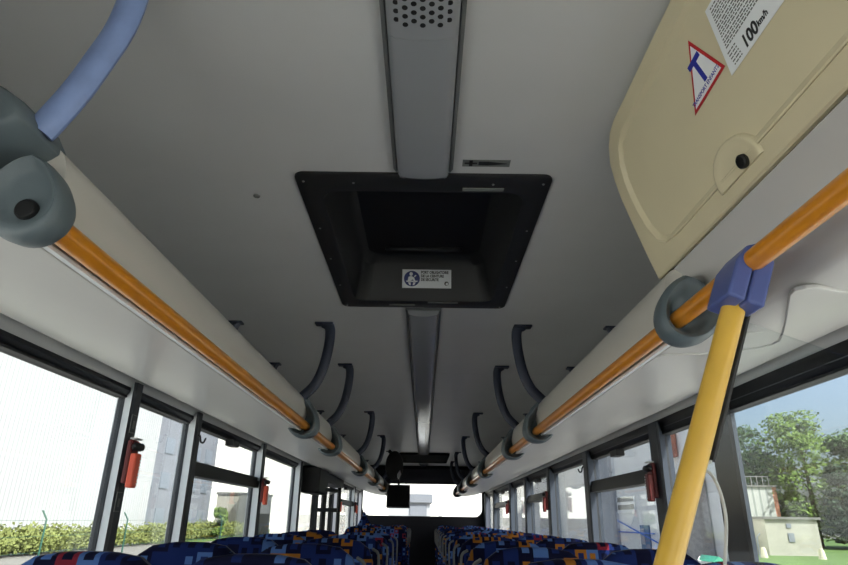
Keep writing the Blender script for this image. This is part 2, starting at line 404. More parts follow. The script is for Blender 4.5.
# ------------------------------------------------------------------ luggage racks and handrails
rackn = .845
UNDER = [(.618, .407), (.72, .410), (.80, .416), (.90, .430), (1.00, .452), (1.08, .478), (1.13, .503), (1.160, .522)]
PROF = [(.603, .567), (.592, .556), (.584, .536), (.580, .510), (.581, .482), (.588, .455), (.598, .432), (.606, .416), (.613, .4085), (.620, .4055), (.640, .42), (.66, .46), (.655, .55), (.64, .566), (.62, .572)]
ARMS = [.80, 2.98, 3.87, 5.72, 7.45, 9.25, 10.75]
for s, nm, y0 in ((-1, 'left', .845), (1, 'right', 1.325)):
    rk = thing('luggage_rack', 'long white overhead luggage rack over the %s windows' % nm, 'luggage rack', (s * .9, 5.5, .4), group='overhead luggage racks')
    bm = bmesh.new(); prism_y(bm, [(s * x, z) for x, z in UNDER] + [(s * x, z + .018) for x, z in UNDER[::-1]], rackn if s < 0 else 1.33, Y1 - .06)
    if s < 0: prism_y(bm, [(s * x, z) for x, z in UNDER[1:]] + [(s * x, z + .018) for x, z in UNDER[:0:-1]], Y0 + .02, .845)
    if s > 0:      # the near part, set back behind the handrail
        N_ = [(.612, .572), (.640, .548), (.668, .505), (.684, .455), (.702, .426), (.72, .416)] + UNDER[2:]
        prism_y(bm, N_ + [(x + .012, z + .015) for x, z in N_[::-1]], Y0 + .02, 1.33)
    build('underside_panel', bm, K['white'], rk, ang=40)
    bm = bmesh.new(); prism_y(bm, [(s * x, z) for x, z in PROF], y0, Y1 - .25); build('front_profile', bm, K['cream'], rk, ang=50)
    bm = bmesh.new(); box(bm, *sorted((s * .602, s * .612)), y0, Y1 - .26, .403, .4105); build('bottom_bead', bm, K['paper'], rk, smooth=False)
tear = [(.600, .527), (.575, .512), (.552, .485), (.536, .452), (.531, .420), (.540, .390), (.560, .371), (.588, .364), (.618, .370), (.645, .387), (.666, .415), (.672, .450), (.655, .490), (.628, .517)]
tear = [(v.x, v.z) for v in spline([(x, 0, z) for x, z in tear + tear[:1]], 3)[:-1]]
tear_tall = [((x if x > .6 else .6 - (.6 - x) * 1.28) + (.008 if z > .48 else 0), z if z < .42 else .42 + (z - .42) * 1.52) for x, z in tear]
RC = (.577, .422)
def tear_sec(s, y, k, c=RC, T=tear): return [(s * (c[0] + (x - c[0]) * k), y, c[1] + (z - c[1]) * k) for x, z in T]
def ring_bm(s, y, plug=False, T=tear):
    bm = bmesh.new()
    if plug:
        front = [(.05, .55), (.044, .82), (.03, .96), (.010, 1.0), (-.004, .99), (-.014, .94), (-.018, .86), (-.015, .76), (-.007, .64), (-.003, .45), (-.003, .1)]
        loft(bm, [tear_sec(s, y + dy, k * .90, (RC[0] + .010, RC[1] + .045)) for dy, k in front]); return bm
    front = [(.052, .55), (.044, .80), (.030, .95), (.008, 1.0), (-.012, .99), (-.026, .94), (-.032, .84), (-.028, .72), (-.014, .60), (-.002, .50), (.004, .36)]
    loft(bm, [tear_sec(s, y + dy, k, (RC[0] + .012, RC[1] + .01), T) for dy, k in [(d * (1.7 if T is tear_tall else 1), k) for d, k in front]]); return bm
for s, nm, ys in ((-1, 'left', [.80, 3.02, 3.92, 5.78, 7.5, 9.3, 10.9]), (1, 'right', [1.27, 3.08, 3.98, 5.82, 7.5, 9.3, 10.9])):
    hr = thing('handrail', 'yellow overhead handrail running along the %s rack edge' % nm, 'handrail', (s * RC[0], 5.5, RC[1]), group='overhead handrails')
    ya = .80 if s < 0 else -1.3
    bm = bmesh.new(); tube(bm, [(s * RC[0], ya, RC[1] + .001), (s * RC[0], 11.0, RC[1] + .001)], .0205 if s < 0 else .0190, 20); build('rail_tube', bm, K['yellow'], hr)
    for k, y in enumerate(ys):
        r = build('rail_bracket', ring_bm(s, y, k == 0 and s < 0, tear if k == 0 else tear_tall), K['bracket'], hr, ang=60)
        if k == 0 and s < 0:
            bm = bmesh.new(); tube(bm, [(s * .588, .786, .424), (s * .588, .789, .424), (s * .588, .81, .424)], [.0145, .017, .017], 20)
            c = build('screw_cap', bm, K['rubber'], r, off=False, ang=50); c['label'] = 'black round screw cap'
# thick cap seated on the front end of the left rack
bm = bmesh.new()
capo = [(-.700, .50), (-.705, .60), (-.69, .622), (-.655, .625), (-.62, .60), (-.602, .570), (-.600, .556), (-.612, .546), (-.64, .530)]
loft(bm, [[(x * k + (1 - k) * -.65, y, z * k + (1 - k) * .57) for x, z in capo] for y, k in ((.742, .72), (.748, .88), (.765, .98), (.80, 1), (.86, 1), (.872, .9))])
tag(build('rack_end_cap', bm, K['bracket'], bevel=.004, ang=50), 'grey plastic end cap on the front end of the left rack', 'end cap')

def arm(s, y, first=False):
    nm = 'left' if s < 0 else 'right'
    i = ARMS.index(y) - (1 if s > 0 else 0)
    ordn = ['first', 'second', 'third', 'fourth', 'fifth', 'sixth', 'seventh'][i]
    lab = ('bright lit blue curved support arm rising from the grey rack end cap' if first else
           'unlit dark curved support arm from ceiling to %s rack, %s from the front' % (nm, ordn))
    t = thing('rack_support_arm', lab, 'support arm', (s * .54, y, CZ), group='rack support arms')
    pts = spline([(s * .520, y, .949), (s * .492, y, .930), (s * .484, y, .885), (s * .490, y, .80), (s * .510, y, .70), (s * .545, y, .62), (s * .600, y, .562)], 5)
    if first: pts = spline([(s * .540, y, .949), (s * .522, y, .925), (s * .515, y, .86), (s * .524, y, .783), (s * .545, y, .716), (s * .568, y, .652), (s * .598, y, .590), (s * .610, y, .570)], 5)
    bm = bmesh.new(); tube(bm, pts, .026, 14, flat=(1.0, .7)); build('arm_bar', bm, K['barlit' if first else 'bar'], t)
    bm = bmesh.new(); box(bm, *sorted((s * .470, s * .565)), y - .028, y + .028, CZ - .012, CZ); build('foot_plate', bm, K['bar'], t, bevel=.005)
    pts = spline([(s * .965, y, .949), (s * .985, y, .90), (s * .96, y, .80), (s * .93, y, .62), (s * .93, y, .452)], 4)
    bm = bmesh.new(); tube(bm, pts, .022, 10, flat=(.62, 1.0)); build('outer_bar', bm, K['bar'], t)
    bm = bmesh.new(); box(bm, *sorted((s * .945, s * 1.02)), y - .026, y + .026, CZ - .012, CZ); build('foot_plate', bm, K['bar'], t, bevel=.005)
for s in (-1, 1):
    for y in ARMS[0 if s < 0 else 1:]: arm(s, y, first=(y == ARMS[0] and s < 0))

# ------------------------------------------------------------------ leaning pole, joint, partition glass
jt = thing('stanchion_pole', 'pale yellow leaning pole clamped to the right handrail by a blue joint', 'pole', (.26, .985, FZ))
top, bot = Vector((.572, .985, .400)), Vector((.364, .985, -.10))
dr = (top - bot).normalized(); end = bot - dr * .3
bm = bmesh.new(); tube(bm, [top] + [v for v in spline([bot, end, (.275, .985, -.75), (.26, .985, -1.1), (.26, .985, FZ + .3)], 6)], .0196, 20)
build('pole_tube', bm, K['paleyellow'], jt)
bm = bmesh.new(); tube(bm, [(.26, .985, FZ), (.26, .985, FZ + .02), (.26, .985, FZ + .3)], [.045, .04, .0205], 16); build('pole_foot', bm, K['bracket'], jt)
side = dr.cross(Vector((0, 1, 0))).normalized()
cj = Vector((.571, .978, .401))
mj = Matrix((side, Vector((0, 1, 0)), dr)).transposed().to_4x4(); mj.translation = cj
halves = ([(-.031, -.058), (-.001, -.058), (-.001, .060), (-.018, .056), (-.031, .030)], [(.001, -.058), (.031, -.058), (.031, .014), (.020, .046), (.001, .060)])
for hf in halves:
    bm = bmesh.new(); prism_y(bm, hf, -.043, .043); bmesh.ops.transform(bm, matrix=mj, verts=bm.verts); build('clamp_half', bm, K['joint'], jt, bevel=.005, bseg=3)
bm = bmesh.new(); tube(bm, [mj @ Vector((-.034, -.010, .008)), mj @ Vector((-.028, -.010, .008))], .006, 12); build('screw', bm, K['steel'], jt)
# partition glass: polygon in the plane of the pole
gy = .992
def pl(t, o=.026): q = bot + (top - bot) * t; return (q.x - side.x * 0 + o, q.z)
off = .0300
gl = thing('glass_partition', 'clear glass screen fixed beside the leaning yellow pole', 'glass screen', (.8, gy, 0))
pp = [pl(.86, off), pl(.39, off)]
arc = [((x - .015) * .943 + .015, z * .943) for x, z in [(.488, .088), (.500, .078), (.509, .055), (.513, .022), (.510, -.01), (.499, -.06), (.485, -.13), (.47, -.22), (.45, -.35), (.45, -.95)]]
outl = pp + arc + [(1.13, -.9), (1.13, .248), (.78, .253)]
bm = bmesh.new(); prism_y(bm, outl, gy, gy + .006); build('pane', bm, K['glass2'], gl, smooth=False)
bm = bmesh.new(); tube(bm, [(p[0] - .0, gy + .003, p[1]) for p in (pl(.92, off), pl(.39, off))], .0068, 8); build('rubber_edge', bm, K['rubber'], gl)
bm = bmesh.new(); tube(bm, spline([(x, gy + .003, z) for x, z in [pl(.39, off)] + arc], 4), .0028, 8); build('edge_seal', bm, K['strip'], gl)
bm = bmesh.new(); box(bm, 1.13, 1.155, gy - .012, gy + .018, -.92, .28); box(bm, .44, 1.155, gy - .012, gy + .018, FZ, -.89); build('bottom_panel', bm, K['postdark'], gl, smooth=False)

# coving access panel on the right rack underside
pan = [(1.12, 1.09), (.838, 1.072), (.735, 1.022), (.713, 1.022), (.700, 1.036), (.704, 1.06), (.849, 1.337), (.893, 1.43), (.895, 1.465), (.875, 1.482), (.81, 1.49), (.70, 1.495), (.630, 1.50), (.614, 1.53), (.614, Y1 - .3), (1.12, Y1 - .3)]
def uz(x):
    for (a, za), (b, zb) in zip(UNDER, UNDER[1:]):
        if a <= x <= b: return za + (zb - za) * (x - a) / (b - a)
    return UNDER[0][1] if x < UNDER[0][0] else UNDER[-1][1]
bm = bmesh.new()
f = bm.faces.new([bm.verts.new((x, y, 0)) for x, y in pan])
for cx in (.72, .80, .90, 1.0, 1.08):
    bmesh.ops.bisect_plane(bm, geom=bm.verts[:] + bm.edges[:] + bm.faces[:], plane_co=(cx, 0, 0), plane_no=(1, 0, 0))
r = bmesh.ops.extrude_face_region(bm, geom=bm.faces[:])
top_v = {v for v in r['geom'] if isinstance(v, bmesh.types.BMVert)}
for v in bm.verts: v.co.z = uz(v.co.x) + (-.0045 if v in top_v else 0.004)
tag(build('access_panel', bm, K['white'], bevel=.002, ang=20), 'white access panel with rounded corners on the underside of the right rack', 'access panel')

# ------------------------------------------------------------------ beige locker door, upper right
O = Vector((.605 + .0095, 0, .575 + .0036)); E2 = Vector((-.14, 0, .375)).normalized(); EN = Vector((-.937, 0, -.35))   # EN points into the bus
def cp(y, s_, n_=0): return O + Vector((0, y, 0)) + E2 * s_ + EN * n_
lk = thing('overhead_locker', 'beige overhead locker with rounded corner above the right handrail', 'locker', (.70, .4, .7))
far = [(1.402, 0.0), (1.398, .06), (1.392, .113), (1.385, .17), (1.376, .228), (1.362, .275), (1.340, .318), (1.305, .350), (1.268, .368), (1.225, .379)]
near_y = -.55
def outline(ins, n_):
    pts = []
    cx, cs = .5, .19
    for y, s_ in far: pts.append((y - ins * (1 if s_ < .3 else .7), min(max(s_, ins), .379 - ins)))
    pts += [(near_y + ins, .379 - ins), (near_y + ins, ins)]
    return [cp(y, s_, n_) for y, s_ in pts]
bm = bmesh.new()
inner = [(1.20, .043), (1.272, .050), (1.308, .074), (1.324, .115), (1.327, .162), (1.323, .205), (1.313, .247), (1.293, .285), (1.260, .317), (1.215, .338), (near_y + .05, .338), (near_y + .05, .043)]
def inn(d, n_): return [cp(y + (-d if y > 0 else d), min(max(s_, .043 + d), .338 - d), n_) for y, s_ in inner]
loft(bm, [outline(0, -.006), outline(0, .008), outline(.004, .0125), outline(.010, .0135), inn(-.012, .0135), inn(-.004, .0175), inn(.004, .0175), inn(.016, .0095)], cap=True)
build('locker_door', bm, K['beige'], lk, ang=25)
bm = bmesh.new()   # the body behind the door
front = [cp(y, s_, -.008) for y, s_ in ((1.37, .012), (1.345, .24), (1.30, .33), (1.22, .372), (near_y, .372), (near_y, .012))]
back = [Vector((.98 if i in (0, 5) else .9, p.y, .60 if i in (0, 5) else max(p.z, .60))) for i, p in enumerate(front)]
loft(bm, [front, back]); build('locker_body', bm, K['beige'], lk, smooth=False)
# boss and lock
bm = bmesh.new(); cy, cs = .945, .036
secs = []
for k, h in ((1, .0095), (.97, .0175), (.88, .0200), (.74, .0172), (.3, .0168)):
    secs.append([cp(cy + .078 * k * math.cos(a), max(cs + (.062 * k) * math.sin(a), .026), h) for a in [2 * PI * i / 28 for i in range(28)]])
loft(bm, secs); build('lock_boss', bm, K['beige'], lk, ang=60)
bm = bmesh.new(); c0 = cp(.918, .040, 0)
tube(bm, [c0 + EN * h for h in (.016, .024, .026, .026, .020)], [.0135, .0135, .0115, .0085, .0080], 20); b_ = build('lock', bm, K['rubber'], lk, ang=40)
bm = bmesh.new(); tube(bm, [c0 + EN * h for h in (.019, .0225)], [.0078, .0070], 16); box(bm, -.001, .001, -.005, .005, 0, .003, frame(c0 + EN * .022, E2, (0, 1, 0))); build('keyhole', bm, K['steel'], b_, off=False)
bm = bmesh.new()
# stickers on the door
HN = .0105
st = thing('child_transport_sticker', 'triangular red bordered sticker with a blue T on the beige locker', 'sticker', (0, 0, 0))
T0 = [cp(.877, .292, HN), cp(.838, .191, HN), cp(.970, .185, HN)]
def tri(pts, n_, m, name, par):
    bm = bmesh.new(); loft(bm, [[p for p in pts], [p + EN * n_ for p in pts]]); return build(name, bm, m, par, smooth=False)
tri(T0, .0006, K['inkred'], 'red_border', st)
cen = sum(T0, Vector()) / 3
tri([cen + (p - cen) * .84 for p in T0], .0010, K['paper'], 'white_field', st)
# text runs from the far corner to the near one, seen from inside the bus
ex = (T0[1] - T0[2]).normalized(); ez = EN; ey = ez.cross(ex)
mT = Matrix((ex, ey, ez)).transposed().to_4x4()
mT.translation = cen + EN * .0013 + ey * .009 + ex*.002
text('printed_text', 'T', .070, mT, K['inkblue'], st, bold=.0022)
mT2 = mT.copy(); mT2.translation = (T0[1] + T0[2]) / 2 + EN * .0013 + ey * .0135
text('printed_text', "TRANSPORT ENFANTS", .0108, mT2, K['inkblue'], st)
st2 = thing('speed_limit_sticker', 'white rectangular notice reading 100 km/h on the beige locker', 'sticker', (0, 0, 0))
Pn, Pf = .55, .842
bm = bmesh.new(); q = [(.842, .170), (.809, .290), (.560, .292), (.560, .170)]
q = [(.838, .168), (.806, .290), (.50, .290), (.50, .168)]
loft(bm, [[cp(a, b, HN) for a, b in q], [cp(a, b, HN + .0006) for a, b in q]]); build('paper', bm, K['paper'], st2, smooth=False)
ex = Vector((0, -1, 0)); ez = EN; ey = ez.cross(ex)
def on(y, s_): m_ = Matrix((ex, ey, ez)).transposed().to_4x4(); m_.translation = cp(y, s_, HN + .0008); return m_
sgn = 1 if ey.dot(E2) > 0 else -1
text('printed_text', '100', .029, on(.760, .184), K['ink'], st2, bold=.0008, shear=.2)
text('printed_text', 'km/h', .014, on(.722, .183), K['ink'], st2, bold=.0004, shear=.2)
bm = bmesh.new(); rnd = random.Random(4)
def line(y0, y1, s_, h):
    y = y0
    while y > y1:
        w = rnd.uniform(.003, .011); a, b = y, max(y - w, y1)
        pts = [(a, s_ - h / 2), (b, s_ - h / 2), (b, s_ + h / 2), (a, s_ + h / 2)]
        loft(bm, [[cp(p, r_, HN + .0006) for p, r_ in pts], [cp(p, r_, HN + .0009) for p, r_ in pts]]); y -= w + .0022
s_ = .282; k = 0
while s_ > .207:
    ye = .828 - (s_ - .17) * .26 - .004
    line(ye, .55 if k % 5 else .60, s_, .0024); s_ -= .0049 if k % 5 else .0062; k += 1
for s_ in (.200, .194, .188, .182, .176): line(.818, .792, s_, .0022)
for s_ in (.200, .193, .186, .179): line(.665, .640 if s_ < .19 else .630, s_, .0024)
build('printed_lines', bm, K['inkgrey'], st2, smooth=False)

# ------------------------------------------------------------------ ceiling: lamp strips, roof hatches, stickers
def lamp(label, y0, y1, grille=False):
    t = thing('ceiling_light', label, 'ceiling light', (0, (y0 + y1) / 2, CZ), group='central ceiling lights')
    bm = bmesh.new()
    prism_y(bm, [(-.085, CZ), (-.086, CZ - .010), (-.078, CZ - .020), (-.0765, CZ - .021), (-.074, CZ - .014), (.074, CZ - .014), (.0765, CZ - .021), (.078, CZ - .020), (.086, CZ - .010), (.085, CZ)], y0, y1 - .012)
    build('housing', bm, K['lamp'], t, ang=30)
    sec = [(.074 * math.cos(a), CZ - .012 - .032 * abs(math.sin(a)) ** .42) for a in [PI + PI * i / 16 for i in range(17)]]
    bm = bmesh.new(); ya = y0 if not grille else .945
    S_ = []
    for yy, k in ((ya, 1), (y1 - .05, 1), (y1 - .015, .93), (y1 + .004, .72), (y1 + .010, .4)):
        S_.append([(x, yy, CZ - .012 + (z - CZ + .012) * k) for x, z in sec])
    loft(bm, S_); build('lens', bm, K['lens'], t, ang=50)
    if grille:
        bm = bmesh.new(); loft(bm, [[(x, yy, z) for x, z in sec] for yy in (y0, .944)]); g = build('speaker_grille', bm, K['lens'], t, ang=50)
        bm = bmesh.new()
        for i in range(-3, 4):
            for j in range(14):
                yy = .905 - j * .021 - (.0105 if i % 2 else 0); x = i * .0172
                c = math.acos(max(-1, min(1, x / .074))); z = CZ - .012 - .032 * abs(math.sin(c)) ** .42
                slope = (x / .074) * .9
                tube(bm, [(x, yy, z + .004), (x, yy, z - .0006)], .0058, 10)
        build('speaker_holes', bm, K['hole'], g, off=False)['kind'] = 'stuff'
    return t
lamp('long grey ceiling light with speaker holes in front of the black hatch', -.6, 1.490, True)
lamp('narrow ceiling light running on behind the large black roof hatch', 2.72, 9.38)
lamp('short ceiling light between the far hatch and the rear window', 10.92, 11.35)

ht = thing('roof_hatch', 'large black roof hatch with deep recess in the ceiling', 'roof hatch', (0, 2.1, CZ))
HX, HY0, HY1 = .385, 1.512, 2.69
def rr(x0, x1, y0, y1, r, z, n=6): return [(x, y, z) for x, y in rrect(x0, x1, y0, y1, r, n)]
bm = bmesh.new()
secs = [rr(-HX, HX, HY0, HY1, .03, CZ), rr(-HX, HX, HY0, HY1, .03, CZ - .006), rr(-HX + .006, HX - .006, HY0 + .006, HY1 - .006, .03, CZ - .011),
        rr(-.335, .335, 1.590, 2.625, .05, CZ - .012), rr(-.318, .318, 1.61, 2.60, .06, CZ - .008), rr(-.306, .306, 1.622, 2.588, .06, CZ + .02),
        rr(-.285, .285, 1.645, 2.565, .06, CZ + .16), rr(-.25, .25, 1.69, 2.52, .06, CZ + .20), rr(-.235, .235, 1.70, 2.50, .06, CZ + .203)]
loft(bm, secs, cap=False); build('hatch_frame', bm, K['black'], ht, ang=40)
bm = bmesh.new(); loft(bm, [rr(-.30, .30, 1.62, 2.58, .06, CZ + .196), rr(-.30, .30, 1.62, 2.58, .06, CZ + .23)]); build('hatch_lid', bm, K['blackdeep'], ht)
bm = bmesh.new(); tube(bm, spline([(-.16, 2.45, CZ + .19), (-.15, 2.40, CZ + .165), (0, 2.39, CZ + .16), (.15, 2.40, CZ + .165), (.16, 2.45, CZ + .19)], 5), .011, 10); build('handle', bm, K['black'], ht)
for (x, y) in [(-.36, 1.55), (-.21, 1.555), (.21, 1.555), (.36, 1.55), (-.36, 1.86), (.36, 1.86), (-.36, 2.12), (.36, 2.12), (-.36, 2.40), (.36, 2.40), (-.36, 2.66), (.36, 2.66)]:
    bm = bmesh.new(); tube(bm, [(x, y, CZ - .010), (x, y, CZ - .0135)], [.0045, .0035], 10); build('screw', bm, K['steel'], ht)
for nm_, x0, x1, y0, y1 in (('data_plate', .12, .245, 1.575, 1.59), ('data_plate', -.16, -.04, 2.635, 2.648), ('data_plate', .02, .16, 2.600, 2.612)):
    build(nm_, B(x0, x1, y0, y1, CZ - .0145, CZ - .0115), K['papergrey'], ht, smooth=False)
sb = thing('seat_belt_sticker', 'white seat belt sticker on the rear wall of the black hatch', 'sticker', (0, 2.6, 1.05))
# the far wall of the recess, leaning slightly: a frame there
zA, yA, zB, yB = CZ + .02, 2.588, CZ + .16, 2.565
nrm = Vector((0, -(zB - zA), (yB - yA))).normalized()
eu = Vector((0, yB - yA, zB - zA)).normalized(); exx = Vector((1, 0, 0)); ezz = exx.cross(eu)
if ezz.y > 0: ezz = -ezz
def hw(x, h, n_): return Vector((x, yA, zA)) + eu * h + ezz * n_
def patch(x0, x1, h0, h1, n0, n1, m, name, par):
    bm = bmesh.new(); q = [(x0, h0), (x1, h0), (x1, h1), (x0, h1)]
    loft(bm, [[hw(a, b, n0) for a, b in q], [hw(a, b, n1) for a, b in q]]); return build(name, bm, m, par, smooth=False)
patch(-.100, .128, .030, .118, .001, .0035, K['paper'], 'paper', sb)
def hwm(x, h): m_ = Matrix((exx, eu, exx.cross(eu))).transposed().to_4x4(); m_.translation = hw(x, h, .0045) - Vector((0, 2.6, 1.05)); return m_
def disc(x, h, r, m, name, n_=.0042):
    bm = bmesh.new(); loft(bm, [[hw(x + r * math.cos(a), h + r * math.sin(a), q) for a in [2 * PI * i / 28 for i in range(28)]] for q in (.0036, n_)]); return build(name, bm, m, sb, smooth=False)
disc(-.055, .074, .037, K['signblue'], 'blue_disc')
bm = bmesh.new()   # seated figure with belt
def hpoly(pts):
    loft(bm, [[hw(-.055 + a, .074 + b, q) for a, b in pts] for q in (.0043, .0048)])
hpoly([(-.004 + .008 * math.cos(a), .022 + .009 * math.sin(a)) for a in [2 * PI * i / 14 for i in range(14)]])
hpoly([(-.016, .008), (-.004, .013), (.010, .006), (.016, -.010), (.010, -.012), (.004, -.004), (-.010, -.012), (-.020, -.012)])
hpoly([(-.028, -.010), (.028, -.010), (.024, -.016), (-.024, -.016)])
hpoly([(-.018, -.018), (-.006, -.018), (-.004, -.032), (-.012, -.030)]); hpoly([(.006, -.018), (.018, -.018), (.012, -.030), (.004, -.032)])
hpoly([(.010, .012), (.018, .018), (.021, .015), (.012, .006)])
build('seated_figure', bm, K['paper'], sb, smooth=False)
for k, ln in enumerate(('PORT OBLIGATOIRE', 'DE LA CEINTURE', 'DE SECURITE')):
    text('printed_text', ln, .0175, hwm(-.013, .104 - .0175 * k), K['ink'], sb, align='LEFT', bold=.0007, sx=.80)
disc(.106, .052, .010, K['ink'], 'round_emblem'); disc(.108, .050, .006, K['paper'], 'emblem_centre', .0047)

# small slide-arrow plate beside the lamp
ap = thing('arrow_plate', 'small grey plate with black arrow on the ceiling by the lamp', 'plate', (.18, 1.455, CZ))
build('plate', B(.112, .248, 1.440, 1.474, CZ - .0015, CZ), K['papergrey'], ap, smooth=False)
bm = bmesh.new()
def zpoly(pts): loft(bm, [[(x, y, z) for x, y in pts] for z in (CZ - .0016, CZ - .0022)])
zpoly([(.118, 1.453), (.154, 1.453), (.154, 1.460), (.118, 1.460)]); zpoly([(.131, 1.442), (.141, 1.442), (.141, 1.472), (.131, 1.472)])
zpoly([(.158, 1.448), (.185, 1.447), (.240, 1.457), (.185, 1.466), (.158, 1.465)])
build('printed_arrow', bm, K['ink'], ap, smooth=False)
bm = bmesh.new(); tube(bm, [(-.53, 1.66, CZ), (-.53, 1.66, CZ - .004), (-.53, 1.66, CZ - .006)], [.011, .010, .006], 12)
tag(build('ceiling_screw', bm, K['inkgrey']), 'single small screw head in the ceiling left of the hatch', 'screw')

h2 = thing('roof_hatch', 'small dark roof hatch near the rear of the bus', 'roof hatch', (.02, 10.1, CZ))
bm = bmesh.new(); loft(bm, [rr(-.36, .40, 9.42, 10.88, .04, CZ), rr(-.36, .40, 9.42, 10.88, .04, CZ - .03), rr(-.32, .36, 9.46, 10.84, .04, CZ - .035), rr(-.27, .31, 9.55, 10.75, .04, CZ - .004)]); build('hatch_frame', bm, K['matte'], h2, ang=40)
build('hatch_lid', B(-.30, .34, 9.50, 10.80, CZ - .012, CZ - .002), K['matte'], h2, smooth=False)

# ------------------------------------------------------------------ monitor and mirror near the rear
tv = thing('hanging_monitor', 'black flat monitor hanging left of the aisle before the rear window', 'monitor', (-.38, 9.5, .48))
build('screen_case', B(-.545, -.195, 9.48, 9.53, .155, .485), K['black'], tv, bevel=.008)
build('screen', B(-.53, -.21, 9.476, 9.482, .175, .465), K['screen'], tv, smooth=False)
bm = bmesh.new(); tube(bm, [(-.37, 9.52, .48), (-.37, 9.52, CZ)], .018, 12); build('ceiling_arm', bm, K['rubber'], tv)
mi = thing('interior_mirror', 'dark oval mirror above the hanging monitor', 'mirror', (-.42, 9.15, CZ))
bm = bmesh.new(); c = Vector((-.42, 9.0, .72))
secs = [[c + Vector((.13 * k * math.cos(a), dy + .05 * math.sin(a) * .3, .21 * k * math.sin(a))) for a in [2 * PI * i / 28 for i in range(28)]] for dy, k in ((.06, .5), (.045, .85), (.02, .98), (0, 1), (-.012, .96))]
loft(bm, secs); build('mirror_housing', bm, K['rubber'], mi, ang=50)
bm = bmesh.new(); tube(bm, [(-.42, 9.06, .74), (-.47, 9.08, .85), (-.50, 9.08, CZ)], .018, 10); build('mirror_arm', bm, K['rubber'], mi)
bm = bmesh.new(); q = [(-.35, 8.975, .535), (-.318, 8.975, .60), (-.335, 8.978, .66), (-.375, 8.978, .60), (-.372, 8.975, .545)]
loft(bm, [q, [(x, y + .01, z) for x, y, z in q]]); build('highlight_patch', bm, K['mirror'], mi, smooth=False)  # bright highlight on the housing, put in as a shiny patch

# ------------------------------------------------------------------ emergency hammers, hooks, door operator
def hammer(x, y, z, s, label):
    t = thing('emergency_hammer', label, 'hammer', (x, y, z), group='emergency hammers', local=True)
    bm = B(*sorted((0, -s * .020)), -.022, .045, -.075, .085); build('holder', bm, K['hammerdark'], t, bevel=.006)
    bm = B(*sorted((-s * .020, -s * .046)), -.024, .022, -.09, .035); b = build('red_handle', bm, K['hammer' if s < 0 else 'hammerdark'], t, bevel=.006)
    bm = bmesh.new()
    for k in range(9): box(bm, *sorted((-s * .044, -s * .048)), .010, .016, -.078 + k * .012, -.072 + k * .012)
    build('grip_dots', bm, K['paper'], b, smooth=False, off=False)['kind'] = 'stuff'
    bm = bmesh.new(); tube(bm, [(-s * .033, -.032, .06), (-s * .033, -.018, .06), (-s * .033, .028, .06), (-s * .033, .05, .055)], [.006, .016, .016, .005], 12)
    build('hammer_head', bm, K['rubber'], t)
    bm = B(*sorted((-s * .010, -s * .034)), -.026, .03, .086, .092); build('clip', bm, K['strip'], t)
hammer(-1.124, 2.37, .185, -1, 'red emergency hammer on the first window post on the left')
hammer(-1.124, 4.42, .17, -1, 'small red emergency hammer beside the hinged window on the left')
hammer(-1.124, 8.49, .17, -1, 'red emergency hammer on the post behind the middle door')
hammer(-1.124, 10.54, .17, -1, 'last red emergency hammer on the left, near the rear window')
hammer(1.124, 3.00, .185, 1, 'large dark red emergency hammer on the post just left of the yellow pole')
hammer(1.124, 5.68, .17, 1, 'dark red emergency hammer on the fourth window post on the right')
hammer(1.124, 8.28, .17, 1, 'small dark red emergency hammer far back on the right window posts')
def hook(x, y, z, s, label):
    bm = bmesh.new(); tube(bm, spline([(x, y, z), (x - s * .010, y, z - .008), (x - s * .018, y, z - .034), (x - s * .032, y, z - .036), (x - s * .040, y, z - .015)], 5), .005, 8)
    tag(build('coat_hook', bm, K['rubber']), label, 'hook', 'coat hooks')
hook(-1.124, 3.07, .38, -1, 'black coat hook on the second window post on the left')
hook(1.124, 4.33, .36, 1, 'black coat hook on the post by the hinged window on the right')
for (y, z, lab) in ((2.365, .33, 'small dark label with outlined symbol above the near red hammer'), (2.365, .045, 'small worn label below the near red hammer')):
    t = thing('post_label', lab, 'label', (-1.124, y, z), local=True)
    build('backing', B(.0, .002, -.022, .022, -.035, .035), K['inkgrey'], t, smooth=False)
    build('face', B(.002, .003, -.018, .018, -.031, .031), K['postdark'], t, smooth=False)
    build('symbol', B(.003, .0036, -.008, .008, -.018, .012), K['inkgrey'], t, smooth=False)

op = thing('door_operator', 'black door mechanism with rods above the middle door', 'door mechanism', (-1.1, 6.4, .4))
build('motor_box', B(-1.16, -.98, 5.98, 6.55, .22, .47), K['rubber'], op, bevel=.02)
build('cover', B(-1.16, -1.02, 6.45, 8.1, .36, .46), K['rubber'], op, bevel=.01)
bm = bmesh.new(); tube(bm, [(-1.02, 6.30, .27), (-.90, 6.65, .27), (-1.08, 7.4, .27)], .018, 8); build('lever', bm, K['rubber'], op)
bm = bmesh.new(); tube(bm, [(-1.05, 6.75, FZ + .05), (-1.05, 6.75, .30)], .03, 12); build('rod', bm, K['rubber'], op)
bm = bmesh.new(); tube(bm, [(-1.05, 7.95, FZ + .05), (-1.05, 7.95, .38)], .025, 12); build('rod', bm, K['rubber'], op)
bm = bmesh.new(); box(bm, -1.12, -.90, 6.72, 6.80, .06, .10); build('bracket', bm, K['rubber'], op)

